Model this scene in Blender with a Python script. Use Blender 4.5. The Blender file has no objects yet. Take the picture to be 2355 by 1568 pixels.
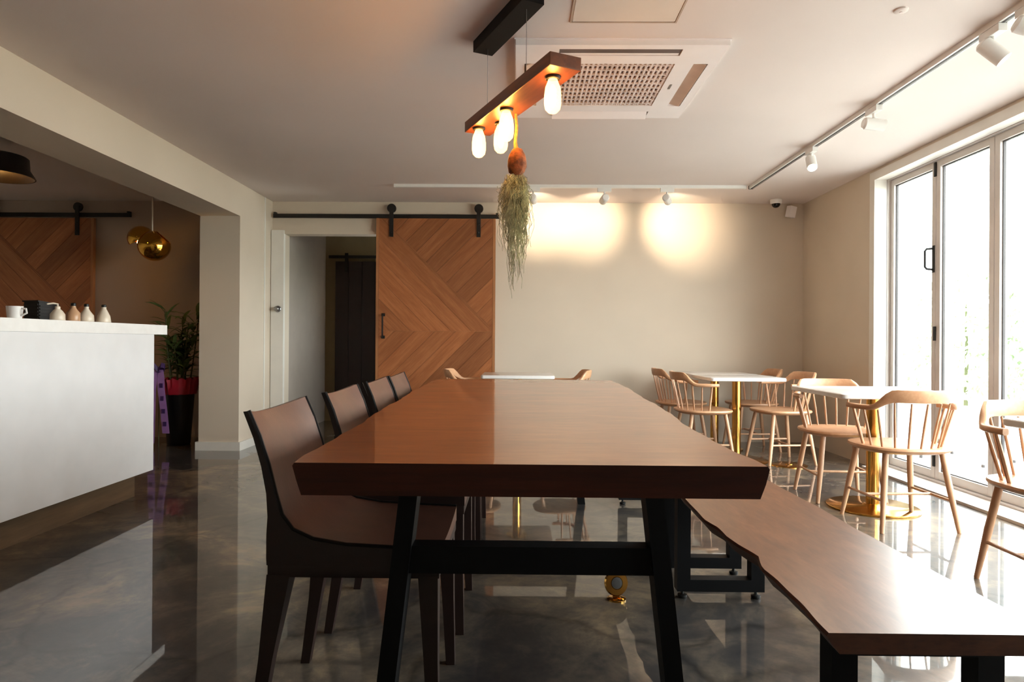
import bpy, bmesh, math, random
from mathutils import Vector, Matrix, Euler

random.seed(7)
S = bpy.context.scene
C = S.collection
PI = math.pi

# ------------------------------------------------------------------ camera
CAM_H, F_PX, YAW, PITCH, ROLL = 0.97, 1516.0, 0.0108, 0.0018, 0.0067
cam_d = bpy.data.cameras.new('camera')
cam = bpy.data.objects.new('camera', cam_d)
C.objects.link(cam)
cam_d.sensor_width = 36.0
cam_d.lens = F_PX / 2355.0 * 36.0
cam_d.clip_start = 0.05
cam.rotation_mode = 'QUATERNION'
base = Matrix(((1, 0, 0), (0, 0, -1), (0, 1, 0)))          # looks along +Y, Z up
rot = Matrix.Rotation(YAW, 3, 'Z') @ Matrix.Rotation(PITCH, 3, 'X') @ Matrix.Rotation(-ROLL, 3, 'Y') @ base
cam.rotation_quaternion = rot.to_quaternion()
cam.location = (0, 0, CAM_H)
S.camera = cam

# ------------------------------------------------------------------ light and exposure
S.view_settings.view_transform = 'Standard'
S.view_settings.look = 'None'
S.view_settings.gamma = 1.0
S.view_settings.use_curve_mapping = False
S.view_settings.exposure = 0.62
S.cycles.max_bounces = 7
S.cycles.diffuse_bounces = 5
S.cycles.glossy_bounces = 4
S.cycles.transparent_max_bounces = 10
S.cycles.use_adaptive_sampling = True
S.cycles.adaptive_threshold = 0.1
S.cycles.adaptive_min_samples = 16
S.cycles.sample_clamp_indirect = 6.0
S.cycles.caustics_reflective = False
S.cycles.caustics_refractive = False

w = bpy.data.worlds.new('overcast_sky')
S.world = w
w.use_nodes = True
bg = w.node_tree.nodes['Background']
bg.inputs[0].default_value = (0.97, 0.98, 1.0, 1)
bg.inputs[1].default_value = 13.6

# window daylight: a portal only guides the sampling of the sky
pd = bpy.data.lights.new('window_portal', 'AREA')
pd.shape = 'RECTANGLE'
pd.size, pd.size_y = 4.58, 2.3
pd.cycles.is_portal = True
po = bpy.data.objects.new('window_portal', pd)
po.location = (3.12, 2.96, 1.15)
po.rotation_euler = Euler((PI / 2, 0, PI / 2))
C.objects.link(po)

def lamp(name, kind, loc, power, col, size=0.03, target=None, angle=60, blend=0.5):
    d = bpy.data.lights.new(name, kind)
    d.energy = power
    d.color = col
    d.shadow_soft_size = size
    if kind == 'SPOT':
        d.spot_size = math.radians(angle)
        d.spot_blend = blend
    o = bpy.data.objects.new(name, d)
    o.location = loc
    if target:
        o.rotation_euler = (Vector(target) - Vector(loc)).to_track_quat('-Z', 'Y').to_euler()
    C.objects.link(o)
    return o

# ------------------------------------------------------------------ materials
def lin(c):
    r = []
    for x in c:
        x = x / 255.0
        r.append(x / 12.92 if x <= 0.04045 else ((x + 0.055) / 1.055) ** 2.4)
    return (r[0], r[1], r[2], 1.0)

def new_mat(name):
    m = bpy.data.materials.new(name)
    m.use_nodes = True
    nt = m.node_tree
    return m, nt, nt.nodes['Principled BSDF']

def ramp(nt, stops):
    n = nt.nodes.new('ShaderNodeValToRGB')
    el = n.color_ramp.elements
    while len(el) < len(stops):
        el.new(0.5)
    for e, (p, c) in zip(el, stops):
        e.position = p
        e.color = lin(c)
    return n

def coords(nt, kind='Object', scale=(1, 1, 1), rot=(0, 0, 0)):
    t = nt.nodes.new('ShaderNodeTexCoord')
    mp = nt.nodes.new('ShaderNodeMapping')
    mp.inputs['Scale'].default_value = scale
    mp.inputs['Rotation'].default_value = rot
    nt.links.new(t.outputs[kind], mp.inputs['Vector'])
    return mp

def noise(nt, vec, scale, detail=4, rough=0.55, dist=0.0):
    n = nt.nodes.new('ShaderNodeTexNoise')
    n.inputs['Scale'].default_value = scale
    n.inputs['Detail'].default_value = detail
    n.inputs['Roughness'].default_value = rough
    n.inputs['Distortion'].default_value = dist
    nt.links.new(vec.outputs[0], n.inputs['Vector'])
    return n

def bump(nt, b, src, strength, dist=0.005):
    n = nt.nodes.new('ShaderNodeBump')
    n.inputs['Strength'].default_value = strength
    n.inputs['Distance'].default_value = dist
    nt.links.new(src, n.inputs['Height'])
    nt.links.new(n.outputs[0], b.inputs['Normal'])

def plain(name, col, rough=0.5, metal=0.0, var=0.06, scale=6.0, bstr=0.0, spec=0.5, coat=0.0):
    m, nt, b = new_mat(name)
    mp = coords(nt)
    n = noise(nt, mp, scale, 2 if bstr == 0 else 3)
    lo = tuple(c * (1 - var) for c in col)
    hi = tuple(min(255, c * (1 + var)) for c in col)
    r = ramp(nt, [(0.3, lo), (0.7, hi)])
    nt.links.new(n.outputs['Fac'], r.inputs[0])
    nt.links.new(r.outputs[0], b.inputs['Base Color'])
    b.inputs['Roughness'].default_value = rough
    b.inputs['Metallic'].default_value = metal
    b.inputs['Specular IOR Level'].default_value = spec
    b.inputs['Coat Weight'].default_value = coat
    b.inputs['Coat Roughness'].default_value = 0.05
    if bstr:
        n2 = noise(nt, mp, 120, 3)
        bump(nt, b, n2.outputs['Fac'], bstr)
    return m

def wood(name, dark, light, scale=(1, 1, 1), rough=0.35, kind='Object', coat=0.0, coat_rough=0.08, rand=0.0, spec=0.5, mid=None):
    """grain runs along the first texture axis; scale squeezes the others"""
    m, nt, b = new_mat(name)
    mp = coords(nt, kind, scale)
    if rand:
        oi = nt.nodes.new('ShaderNodeObjectInfo')
        ad = nt.nodes.new('ShaderNodeVectorMath')
        ad.operation = 'ADD'
        ml = nt.nodes.new('ShaderNodeMath')
        ml.operation = 'MULTIPLY'
        ml.inputs[1].default_value = 37.0
        nt.links.new(oi.outputs['Random'], ml.inputs[0])
        nt.links.new(mp.outputs[0], ad.inputs[0])
        nt.links.new(ml.outputs[0], ad.inputs[1])
        src = ad
    else:
        src = mp
    n = noise(nt, src, 3.0, 5, 0.62, 0.6)
    n2 = noise(nt, src, 14.0, 3, 0.6)
    mx = nt.nodes.new('ShaderNodeMix')
    mx.data_type = 'FLOAT'
    mx.inputs[0].default_value = 0.35
    nt.links.new(n.outputs['Fac'], mx.inputs[2])
    nt.links.new(n2.outputs['Fac'], mx.inputs[3])
    stops = [(0.30, dark), (0.70, light)] if mid is None else [(0.28, dark), (0.5, mid), (0.72, light)]
    r = ramp(nt, stops)
    nt.links.new(mx.outputs[0], r.inputs[0])
    col = r.outputs[0]
    if rand:
        hs = nt.nodes.new('ShaderNodeHueSaturation')
        mr = nt.nodes.new('ShaderNodeMapRange')
        mr.inputs['To Min'].default_value = 1 - rand
        mr.inputs['To Max'].default_value = 1 + rand
        nt.links.new(oi.outputs['Random'], mr.inputs[0])
        nt.links.new(mr.outputs[0], hs.inputs['Value'])
        nt.links.new(col, hs.inputs['Color'])
        col = hs.outputs[0]
    nt.links.new(col, b.inputs['Base Color'])
    b.inputs['Roughness'].default_value = rough
    b.inputs['Specular IOR Level'].default_value = spec
    b.inputs['Coat Weight'].default_value = coat
    b.inputs['Coat Roughness'].default_value = coat_rough
    return m

def emit(name, col, strength):
    m, nt, b = new_mat(name)
    mp = coords(nt)
    n = noise(nt, mp, 8)
    r = ramp(nt, [(0.2, tuple(c * 0.97 for c in col)), (0.8, col)])
    nt.links.new(n.outputs['Fac'], r.inputs[0])
    nt.links.new(r.outputs[0], b.inputs['Emission Color'])
    b.inputs['Emission Strength'].default_value = strength
    b.inputs['Base Color'].default_value = lin(col)
    return m

def pane_glass(name, tint):
    m = bpy.data.materials.new(name)
    m.use_nodes = True
    nt = m.node_tree
    nt.nodes.clear()
    out = nt.nodes.new('ShaderNodeOutputMaterial')
    tr = nt.nodes.new('ShaderNodeBsdfTransparent')
    tr.inputs[0].default_value = lin(tint)
    gl = nt.nodes.new('ShaderNodeBsdfGlossy')
    gl.inputs['Roughness'].default_value = 0.02
    lw = nt.nodes.new('ShaderNodeLayerWeight')
    lw.inputs[0].default_value = 0.5
    pw = nt.nodes.new('ShaderNodeMath')
    pw.operation = 'POWER'
    pw.inputs[1].default_value = 5.0
    nt.links.new(lw.outputs['Facing'], pw.inputs[0])
    fr = nt.nodes.new('ShaderNodeMath')
    fr.operation = 'MULTIPLY_ADD'
    fr.inputs[1].default_value = 0.9
    fr.inputs[2].default_value = 0.035
    nt.links.new(pw.outputs[0], fr.inputs[0])
    mx = nt.nodes.new('ShaderNodeMixShader')
    nt.links.new(fr.outputs[0], mx.inputs[0])
    nt.links.new(tr.outputs[0], mx.inputs[1])
    nt.links.new(gl.outputs[0], mx.inputs[2])
    nt.links.new(mx.outputs[0], out.inputs[0])
    return m

def floor_mat():
    m, nt, b = new_mat('polished_concrete')
    mp = coords(nt)
    n1 = noise(nt, mp, 0.85, 5, 0.60, 1.6)
    n2 = noise(nt, mp, 2.6, 6, 0.68, 1.2)
    n3 = noise(nt, mp, 22, 3, 0.7)
    r1 = ramp(nt, [(0.36, (38, 38, 42)), (0.46, (62, 58, 56)), (0.53, (92, 82, 72)), (0.62, (142, 122, 98))])
    mx = nt.nodes.new('ShaderNodeMix')
    mx.data_type = 'FLOAT'
    mx.inputs[0].default_value = 0.42
    nt.links.new(n1.outputs['Fac'], mx.inputs[2])
    nt.links.new(n2.outputs['Fac'], mx.inputs[3])
    mx2 = nt.nodes.new('ShaderNodeMix')
    mx2.data_type = 'FLOAT'
    mx2.inputs[0].default_value = 0.10
    nt.links.new(mx.outputs[0], mx2.inputs[2])
    nt.links.new(n3.outputs['Fac'], mx2.inputs[3])
    nt.links.new(mx2.outputs[0], r1.inputs[0])
    # fine trowel cracks
    vo = nt.nodes.new('ShaderNodeTexVoronoi')
    vo.feature = 'DISTANCE_TO_EDGE'
    vo.inputs['Scale'].default_value = 1.1
    nv = noise(nt, mp, 1.4, 5, 0.6, 0.0)
    ad = nt.nodes.new('ShaderNodeVectorMath')
    ad.operation = 'MULTIPLY_ADD'
    ad.inputs[1].default_value = (0.5, 0.5, 0.0)
    nt.links.new(nv.outputs['Color'], ad.inputs[0])
    nt.links.new(mp.outputs[0], ad.inputs[2])
    nt.links.new(ad.outputs[0], vo.inputs['Vector'])
    cr = ramp(nt, [(0.0, (120, 120, 120)), (0.022, (255, 255, 255))])
    nt.links.new(vo.outputs['Distance'], cr.inputs[0])
    mu = nt.nodes.new('ShaderNodeMix')
    mu.data_type = 'RGBA'
    mu.blend_type = 'MULTIPLY'
    mu.inputs[0].default_value = 0.55
    nt.links.new(r1.outputs[0], mu.inputs[6])
    nt.links.new(cr.outputs[0], mu.inputs[7])
    nt.links.new(mu.outputs[2], b.inputs['Base Color'])
    b.inputs['Roughness'].default_value = 0.35
    b.inputs['Specular IOR Level'].default_value = 0.1
    b.inputs['Coat Weight'].default_value = 1.0
    b.inputs['Coat Roughness'].default_value = 0.025
    b.inputs['Coat IOR'].default_value = 1.5
    return m

M = {}
M['floor'] = floor_mat()
M['paint'] = plain('greige_wall_paint', (212, 198, 180), 0.75, var=0.015, scale=1.5)
M['ceil'] = plain('ceiling_paint', (224, 212, 206), 0.8, var=0.012, scale=1.2)
M['white'] = plain('white_lacquer', (232, 230, 227), 0.35, var=0.012)
M['counter'] = plain('white_laminate', (226, 225, 226), 0.4, var=0.012)
M['worktop'] = plain('white_stone', (238, 236, 234), 0.22, var=0.012, scale=20)
M['trim'] = plain('white_trim_paint', (228, 224, 216), 0.45, var=0.012)
M['alu'] = plain('window_aluminium', (206, 198, 192), 0.35, var=0.02)
M['gasket'] = plain('dark_gasket', (58, 54, 54), 0.6)
M['black'] = plain('black_steel', (9, 9, 11), 0.5, var=0.12, spec=0.2)
M['blackmat'] = plain('black_plastic', (14, 13, 13), 0.5)
M['brown_kick'] = wood('brown_kick_board', (74, 58, 42), (110, 86, 62), (1.0, 0.5, 6), 0.4)
M['slab'] = wood('oiled_slab_wood', (118, 58, 24), (174, 100, 50), (0.8, 2.6, 5.5), 0.32, coat=0.8, coat_rough=0.045, mid=(148, 78, 36))
M['slab_edge'] = wood('slab_bark_edge', (44, 18, 9), (76, 34, 16), (0.8, 3.5, 9), 0.55, spec=0.3)
M['bench'] = wood('bench_slab_wood', (84, 46, 28), (142, 90, 60), (4.0, 0.9, 5.5), 0.36, coat=0.3, coat_rough=0.2, mid=(114, 70, 44))
M['bench_edge'] = wood('bench_bark_edge', (56, 30, 18), (100, 60, 36), (3.0, 0.8, 9), 0.5)
M['door_plank'] = wood('oak_door_plank', (136, 78, 42), (180, 116, 72), (0.7, 8, 8), 0.42, 'UV', rand=0.22, mid=(158, 96, 56))
M['door_edge'] = wood('oak_door_edge', (150, 96, 58), (184, 126, 82), (7, 7, 0.6), 0.42)
M['chair_wood'] = wood('pale_ash_wood', (186, 138, 104), (214, 170, 134), (5, 5, 0.8), 0.4, rand=0.05)
M['chair_seat'] = wood('pale_ash_seat', (190, 140, 104), (216, 170, 132), (5, 0.7, 5), 0.35, rand=0.05)
M['lampwood'] = wood('lamp_walnut', (84, 44, 26), (128, 70, 40), (0.6, 6, 6), 0.4)
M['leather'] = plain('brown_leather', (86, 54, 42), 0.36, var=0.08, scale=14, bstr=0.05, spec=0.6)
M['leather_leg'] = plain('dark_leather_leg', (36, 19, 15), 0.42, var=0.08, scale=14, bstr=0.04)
M['piping'] = plain('leather_edge', (14, 9, 8), 0.5, spec=0.3)
M['brass'] = plain('polished_brass', (206, 158, 82), 0.16, 1.0, var=0.04)
M['gold'] = plain('gold_mirror', (214, 164, 70), 0.07, 1.0, var=0.03)
M['steel'] = plain('satin_steel', (150, 148, 148), 0.35, 1.0)
M['copper'] = plain('copper_inside', (190, 104, 62), 0.35, 0.6)
M['shade'] = plain('black_lamp_shade', (22, 17, 13), 0.4)
M['acw'] = plain('air_conditioner_white', (244, 238, 238), 0.4, var=0.01)
M['acslat'] = plain('air_conditioner_grille', (226, 212, 208), 0.5)
M['acdark'] = plain('air_conditioner_slot_shade', (104, 90, 86), 0.7)  # dark tone carries the shade inside the near outlet slot
M['acmid'] = plain('air_conditioner_filter', (168, 150, 144), 0.7)
M['acflap'] = plain('air_conditioner_flap', (196, 166, 146), 0.5)
M['hatch'] = plain('access_panel_paint', (224, 212, 200), 0.7, var=0.012)
M['hatch_line'] = plain('access_panel_frame', (186, 164, 146), 0.6)
M['bulb'] = emit('glowing_filament', (255, 190, 104), 120.0)
def bulb_glass():
    m = bpy.data.materials.new('amber_bulb_glass')
    m.use_nodes = True
    nt = m.node_tree
    nt.nodes.clear()
    out = nt.nodes.new('ShaderNodeOutputMaterial')
    tr = nt.nodes.new('ShaderNodeBsdfTransparent')
    tr.inputs[0].default_value = lin((255, 236, 200))
    em = nt.nodes.new('ShaderNodeEmission')
    em.inputs[0].default_value = lin((255, 200, 128))
    em.inputs[1].default_value = 8.5
    mx = nt.nodes.new('ShaderNodeMixShader')
    n = noise(nt, coords(nt), 9, 1)
    r = ramp(nt, [(0.3, (118, 118, 118)), (0.7, (140, 140, 140))])
    nt.links.new(n.outputs['Fac'], r.inputs[0])
    nt.links.new(r.outputs[0], mx.inputs[0])
    nt.links.new(tr.outputs[0], mx.inputs[1])
    nt.links.new(em.outputs[0], mx.inputs[2])
    nt.links.new(mx.outputs[0], out.inputs[0])
    m.cycles.emission_sampling = 'NONE'
    return m
M['bulb_glass'] = bulb_glass()
M['taupe'] = plain('taupe_kitchen_wall', (176, 156, 142), 0.75, var=0.015, scale=1.5)  # darker base colour than the rest of the back wall
M['ribbon_print_dark'] = plain('outlet_socket', (30, 22, 14), 0.5)
M['spotface'] = emit('lit_spot_lens', (255, 236, 206), 22.0)
M['coir'] = plain('brown_coir', (120, 66, 34), 0.9, var=0.3, scale=40, bstr=0.4)
M['rope'] = plain('straw_rope', (140, 110, 60), 0.9, var=0.2, scale=60)
M['moss'] = plain('grey_green_moss', (178, 180, 152), 0.85, var=0.25, scale=25)
M['leaf'] = plain('dark_green_leaf', (98, 120, 66), 0.5, var=0.3, scale=9)
M['stem'] = plain('green_stem', (72, 76, 42), 0.6)
M['pot'] = plain('black_glazed_pot', (14, 13, 16), 0.3)
M['red'] = plain('red_wrap', (158, 22, 44), 0.45, var=0.15)
M['purple'] = plain('purple_ribbon', (150, 110, 172), 0.4, var=0.1)
M['purple_dk'] = plain('ribbon_print', (62, 34, 92), 0.5)
M['soil'] = plain('dark_soil', (40, 30, 24), 0.95, var=0.3, scale=40)
M['bottle'] = plain('cream_bottle', (226, 214, 196), 0.3)
M['bottle_tan'] = plain('tan_bottle', (196, 156, 122), 0.3)
M['darkbox'] = plain('dark_slatted_box', (22, 15, 13), 0.5, var=0.2, spec=0.25)
M['darkdoor'] = plain('dark_stained_door', (30, 12, 10), 0.5, var=0.15)
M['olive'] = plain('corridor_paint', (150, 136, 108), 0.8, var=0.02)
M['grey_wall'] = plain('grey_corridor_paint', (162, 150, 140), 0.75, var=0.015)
M['glass'] = pane_glass('window_glass', (246, 250, 248))
M['deck'] = plain('pale_deck', (158, 156, 155), 0.6, var=0.05, scale=3)
M['rail'] = plain('pale_railing', (210, 200, 196), 0.5)
M['shrub'] = plain('garden_leaf', (150, 166, 136), 0.7, var=0.25, scale=7)
M['lawn'] = plain('garden_ground', (168, 170, 160), 0.9, var=0.15, scale=2)
M['garden_metal'] = plain('garden_chair_metal', (150, 146, 142), 0.5)
M['lens'] = plain('camera_lens', (18, 12, 10), 0.12)

# ------------------------------------------------------------------ geometry helpers
def obj(name, bm, mat, parent=None, smooth=False, loc=None, angle=40):
    me = bpy.data.meshes.new(name)
    bmesh.ops.recalc_face_normals(bm, faces=bm.faces[:])
    bm.to_mesh(me)
    bm.free()
    for mt in (mat if isinstance(mat, (list, tuple)) else [mat]):
        me.materials.append(M[mt] if isinstance(mt, str) else mt)
    if smooth:
        me.polygons.foreach_set('use_smooth', [True] * len(me.polygons))
        me.set_sharp_from_angle(angle=math.radians(angle))
    o = bpy.data.objects.new(name, me)
    if loc:
        o.location = loc
    C.objects.link(o)
    if parent:
        o.parent = parent
    return o

def tag(o, label, cat, group=None):
    o['label'] = label
    o['category'] = cat
    if group:
        o['group'] = group
    return o

def struct(o, label=None):
    o['kind'] = 'structure'
    if label:
        o['label'] = label
    return o

def thing(name, label, cat, loc=(0, 0, 0), rz=0.0, group=None):
    o = bpy.data.objects.new(name, None)
    o.empty_display_size = 0.1
    C.objects.link(o)
    o.location = loc
    o.rotation_euler = (0, 0, rz)
    return tag(o, label, cat, group)

def kids(o):
    return [c for c in bpy.data.objects if c.parent == o]

def dup(root, loc, rz, label, group=None):
    r = root.copy()
    C.objects.link(r)
    r.location = loc
    r.rotation_euler = (0, 0, rz)
    r['label'] = label
    if group:
        r['group'] = group
    for ch in kids(root):
        c = ch.copy()
        C.objects.link(c)
        c.parent = r
        for g in kids(ch):
            d = g.copy()
            C.objects.link(d)
            d.parent = c
    return r

def box(bm, x0, x1, y0, y1, z0, z1, bev=0.0):
    vs = [bm.verts.new(p) for p in ((x0, y0, z0), (x1, y0, z0), (x1, y1, z0), (x0, y1, z0),
                                    (x0, y0, z1), (x1, y0, z1), (x1, y1, z1), (x0, y1, z1))]
    fs = [bm.faces.new([vs[i] for i in q]) for q in ((0, 3, 2, 1), (4, 5, 6, 7), (0, 1, 5, 4), (1, 2, 6, 5), (2, 3, 7, 6), (3, 0, 4, 7))]
    if bev:
        es = list({e for f in fs for e in f.edges})
        bmesh.ops.bevel(bm, geom=es, offset=bev, segments=2, profile=0.7, affect='EDGES')
    return vs

def bx(*a, bev=0.0):
    bm = bmesh.new()
    box(bm, *a, bev=bev)
    return bm

def ring_loft(bm, rings, cap=True, closed=False):
    """rings: list of equal-length lists of points; quads between them"""
    vr = [[bm.verts.new(p) for p in r] for r in rings]
    n = len(vr[0])
    m = len(vr)
    for i in range(m if closed else m - 1):
        a, b = vr[i], vr[(i + 1) % m]
        for j in range(n):
            k = (j + 1) % n
            bm.faces.new((a[j], a[k], b[k], b[j]))
    if cap and not closed:
        bm.faces.new(vr[0][::-1])
        bm.faces.new(vr[-1])
    return vr

def lathe(bm, prof, n=24, c=(0, 0), cap=True):
    rings = []
    for r, z in prof:
        rings.append([(c[0] + r * math.cos(2 * PI * i / n), c[1] + r * math.sin(2 * PI * i / n), z) for i in range(n)])
    ring_loft(bm, rings, cap)

def tube(bm, pts, rad, n=8, cap=True):
    pts = [Vector(p) for p in pts]
    if not isinstance(rad, (list, tuple)):
        rad = [rad] * len(pts)
    rings = []
    up = None
    for i, p in enumerate(pts):
        if i == 0:
            t = pts[1] - pts[0]
        elif i == len(pts) - 1:
            t = pts[-1] - pts[-2]
        else:
            t = pts[i + 1] - pts[i - 1]
        t.normalize()
        if up is None:
            up = Vector((0, 0, 1)) if abs(t.z) < 0.9 else Vector((1, 0, 0))
        a = t.cross(up).normalized()
        b = a.cross(t).normalized()
        up = b
        rings.append([p + (a * math.cos(2 * PI * k / n) + b * math.sin(2 * PI * k / n)) * rad[i] for k in range(n)])
    ring_loft(bm, rings, cap)

def tb(pts, rad, n=8):
    bm = bmesh.new()
    tube(bm, pts, rad, n)
    return bm

def prism(bm, poly, axis, a, b):
    """extrude a 2D polygon along an axis ('X': poly is (y,z); 'Y': (x,z); 'Z': (x,y))"""
    def P(p, t):
        return {'X': (t, p[0], p[1]), 'Y': (p[0], t, p[1]), 'Z': (p[0], p[1], t)}[axis]
    va = [bm.verts.new(P(p, a)) for p in poly]
    vb = [bm.verts.new(P(p, b)) for p in poly]
    bm.faces.new(va)
    bm.faces.new(vb[::-1])
    n = len(poly)
    for i in range(n):
        j = (i + 1) % n
        bm.faces.new((va[i], vb[i], vb[j], va[j]))

def pr(poly, axis, a, b):
    bm = bmesh.new()
    prism(bm, poly, axis, a, b)
    return bm

def grid_solid(us, vs, hole, mapf, t0, t1):
    """a slab cut into cells; cells where hole(i,j) is true stay open. mapf(u,v,t)->xyz"""
    bm = bmesh.new()
    nu, nv = len(us), len(vs)
    V = {}
    def v(i, j, t):
        k = (i, j, t)
        if k not in V:
            V[k] = bm.verts.new(mapf(us[i], vs[j], t1 if t else t0))
        return V[k]
    def solid(i, j):
        return 0 <= i < nu - 1 and 0 <= j < nv - 1 and not hole(i, j)
    for i in range(nu - 1):
        for j in range(nv - 1):
            if not solid(i, j):
                continue
            bm.faces.new((v(i, j, 0), v(i, j + 1, 0), v(i + 1, j + 1, 0), v(i + 1, j, 0)))
            bm.faces.new((v(i, j, 1), v(i + 1, j, 1), v(i + 1, j + 1, 1), v(i, j + 1, 1)))
            for (di, dj, a, b) in ((-1, 0, (i, j), (i, j + 1)), (1, 0, (i + 1, j + 1), (i + 1, j)),
                                   (0, -1, (i + 1, j), (i, j)), (0, 1, (i, j + 1), (i + 1, j + 1))):
                if not solid(i + di, j + dj):
                    bm.faces.new((v(*a, 0), v(*a, 1), v(*b, 1), v(*b, 0)))
    return bm

def join_bm(bm, other):
    me = bpy.data.meshes.new('tmp')
    other.to_mesh(me)
    other.free()
    bm.from_mesh(me)
    bpy.data.meshes.remove(me)

# ------------------------------------------------------------------ the setting
CEIL, XL, XR, YB = 2.355, -2.465, 2.80, 6.54
XK = -5.6                       # kitchen side wall
YN = -2.3                       # wall behind the camera
struct(obj('floor', bx(XK - 0.1, 3.0, YN - 0.1, 8.1, -0.12, 0.0), 'floor'), 'polished grey concrete floor with mottled patches')
struct(obj('ceiling', bx(XK - 0.1, 3.1, YN - 0.1, YB + 0.12, CEIL, CEIL + 0.12), 'ceil'), 'smooth pale painted ceiling')
# back wall with the doorway to the corridor
us = [-2.82, -2.335, -1.30, 3.05]
vs = [0.0, 2.03, CEIL]
struct(obj('wall_back', grid_solid(us, vs, lambda i, j: i == 1 and j == 0, lambda u, v, t: (u, t, v), YB, YB + 0.12), 'paint'),
       'greige painted back wall with a doorway')
# wall on the window side: opening for the folding doors
PITCHP, Y0P = 0.567, 5.235
NP = 8
Y1P = Y0P - NP * PITCHP
us = [YN, Y1P - 0.02, Y0P + 0.02, YB]
vs = [0.0, 2.315, CEIL]
struct(obj('wall_right', grid_solid(us, vs, lambda i, j: i == 1 and j == 0, lambda u, v, t: (t, u, v), XR, XR + 0.24), 'paint'),
       'greige painted wall around the folding glass doors')
# left: column and deep beam over the opening to the kitchen, one L-shaped solid
poly = [(YN, 2.066), (5.78, 2.066), (5.78, 0.0), (YB, 0.0), (YB, CEIL), (YN, CEIL)]
struct(obj('wall_left', pr(poly, 'X', -2.82, XL), 'paint'), 'painted column and deep beam beside the counter')
struct(obj('baseboard_left', pr([(-2.84, 5.76), (-2.445, 5.76), (-2.445, YB), (XL, YB), (XL, 5.78), (-2.82, 5.78), (-2.82, YB), (-2.84, YB)], 'Z', 0.0, 0.075), 'trim'))
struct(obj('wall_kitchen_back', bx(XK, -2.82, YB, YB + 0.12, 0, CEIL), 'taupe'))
struct(obj('wall_kitchen', bx(XK - 0.12, XK, YN, YB, 0, CEIL), 'paint'))
struct(obj('wall_front', bx(XK, 3.05, YN - 0.12, YN, 0, CEIL), 'paint'))
# vertical seam strips on the column
struct(obj('trim_4', bx(XL - 0.001, XL + 0.006, 6.33, 6.35, 0.075, CEIL), 'trim'))

# corridor behind the doorway
struct(obj('wall_corridor_side', bx(-2.46, -2.36, YB + 0.12, 8.0, 0, 2.3), 'grey_wall'))
struct(obj('wall_corridor_end', bx(-2.46, -0.7, 8.0, 8.1, 0, 2.3), 'olive'))
struct(obj('wall_corridor_far_side', grid_solid([YB + 0.12, 7.05, 7.55, 8.0], [0, 1.15, 1.80, 2.3], lambda i, j: i == 1 and j == 1,
            lambda u, v, t: (t, u, v), -0.80, -0.70), 'olive'))  # unseen opening added to let daylight into the corridor
cw = bpy.data.objects.new('added_window_1', None)  # window out of view, added to brighten the corridor
C.objects.link(cw)
cw.location = (-0.75, 7.3, 1.15)
struct(cw, 'small unseen window added to light the corridor behind the doorway')
obj('added_window_frame', grid_solid([-0.25, -0.215, 0.215, 0.25], [0.0, 0.035, 0.615, 0.65], lambda i, j: i == 1 and j == 1, lambda u, v, t: (t, u, v), -0.03, 0.03), 'alu', cw)
obj('pane', bx(-0.003, 0.003, -0.213, 0.213, 0.037, 0.613), 'glass', cw)
struct(obj('wall_corridor_ceiling', bx(-2.46, -0.70, YB + 0.12, 8.1, 2.3, 2.36), 'olive'))
dk = thing('dark_door', 'dark stained sliding door at the end of the corridor', 'door', (-1.735, 7.945, 0))
for k in range(6):
    obj('plank', bx(-0.485 + k * 0.1617, -0.485 + (k + 1) * 0.1617 - 0.004, -0.02, 0.045, 0.01, 1.93), 'darkdoor', dk)
obj('core', bx(-0.48, 0.48, 0.0, 0.05, 0.012, 1.925), 'darkdoor', dk)
obj('rail', bx(-0.56, 0.56, -0.05, -0.035, 1.965, 2.0), 'blackmat', dk)
for s in (-0.35, 0.35):
    obj('hanger', bx(s - 0.02, s + 0.02, -0.034, -0.02, 1.80, 2.03), 'blackmat', dk)

# white casing round the doorway
struct(obj('trim_1', bx(XL + 0.006, -2.335, YB - 0.045, YB, 0, 2.065), 'trim'), 'white casing beside the doorway')
struct(obj('trim_2', bx(-2.335, -1.30, YB - 0.02, YB, 2.03, 2.065), 'paint'))
kn = thing('door_lock', 'small round grey lock on the white doorway casing', 'lock', (-2.388, YB - 0.0455, 1.283))
bm = bmesh.new(); lathe(bm, [(0.030, 0), (0.032, 0.006), (0.026, 0.012)], 20)
o = obj('plate', bm, 'steel', kn, True); o.rotation_euler = (PI / 2, 0, 0)
bm = bmesh.new(); lathe(bm, [(0.010, 0.01), (0.010, 0.03), (0.022, 0.036), (0.024, 0.048), (0.016, 0.058)], 20)
o = obj('knob', bm, 'steel', kn, True); o.rotation_euler = (PI / 2, 0, 0)

# reveal of the folding doors: white lining
struct(obj('trim_3', pr([(XR - 0.012, Y0P + 0.05), (XR - 0.012, Y0P - 0.02), (2.885, Y0P - 0.02), (2.885, Y0P + 0.02), (XR, Y0P + 0.02), (XR, Y0P + 0.05)], 'Z', 0, 2.33), 'trim'), 'white reveal at the end of the glass doors')
struct(obj('trim_5', bx(XR - 0.012, 2.885, Y1P, Y0P - 0.02, 2.265, 2.33), 'trim'), 'white head lining over the glass doors')
struct(obj('trim_6', bx(2.70, 2.885, Y1P, Y0P - 0.02, 0.0, 0.018), 'alu'), 'aluminium threshold under the glass doors')

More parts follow.
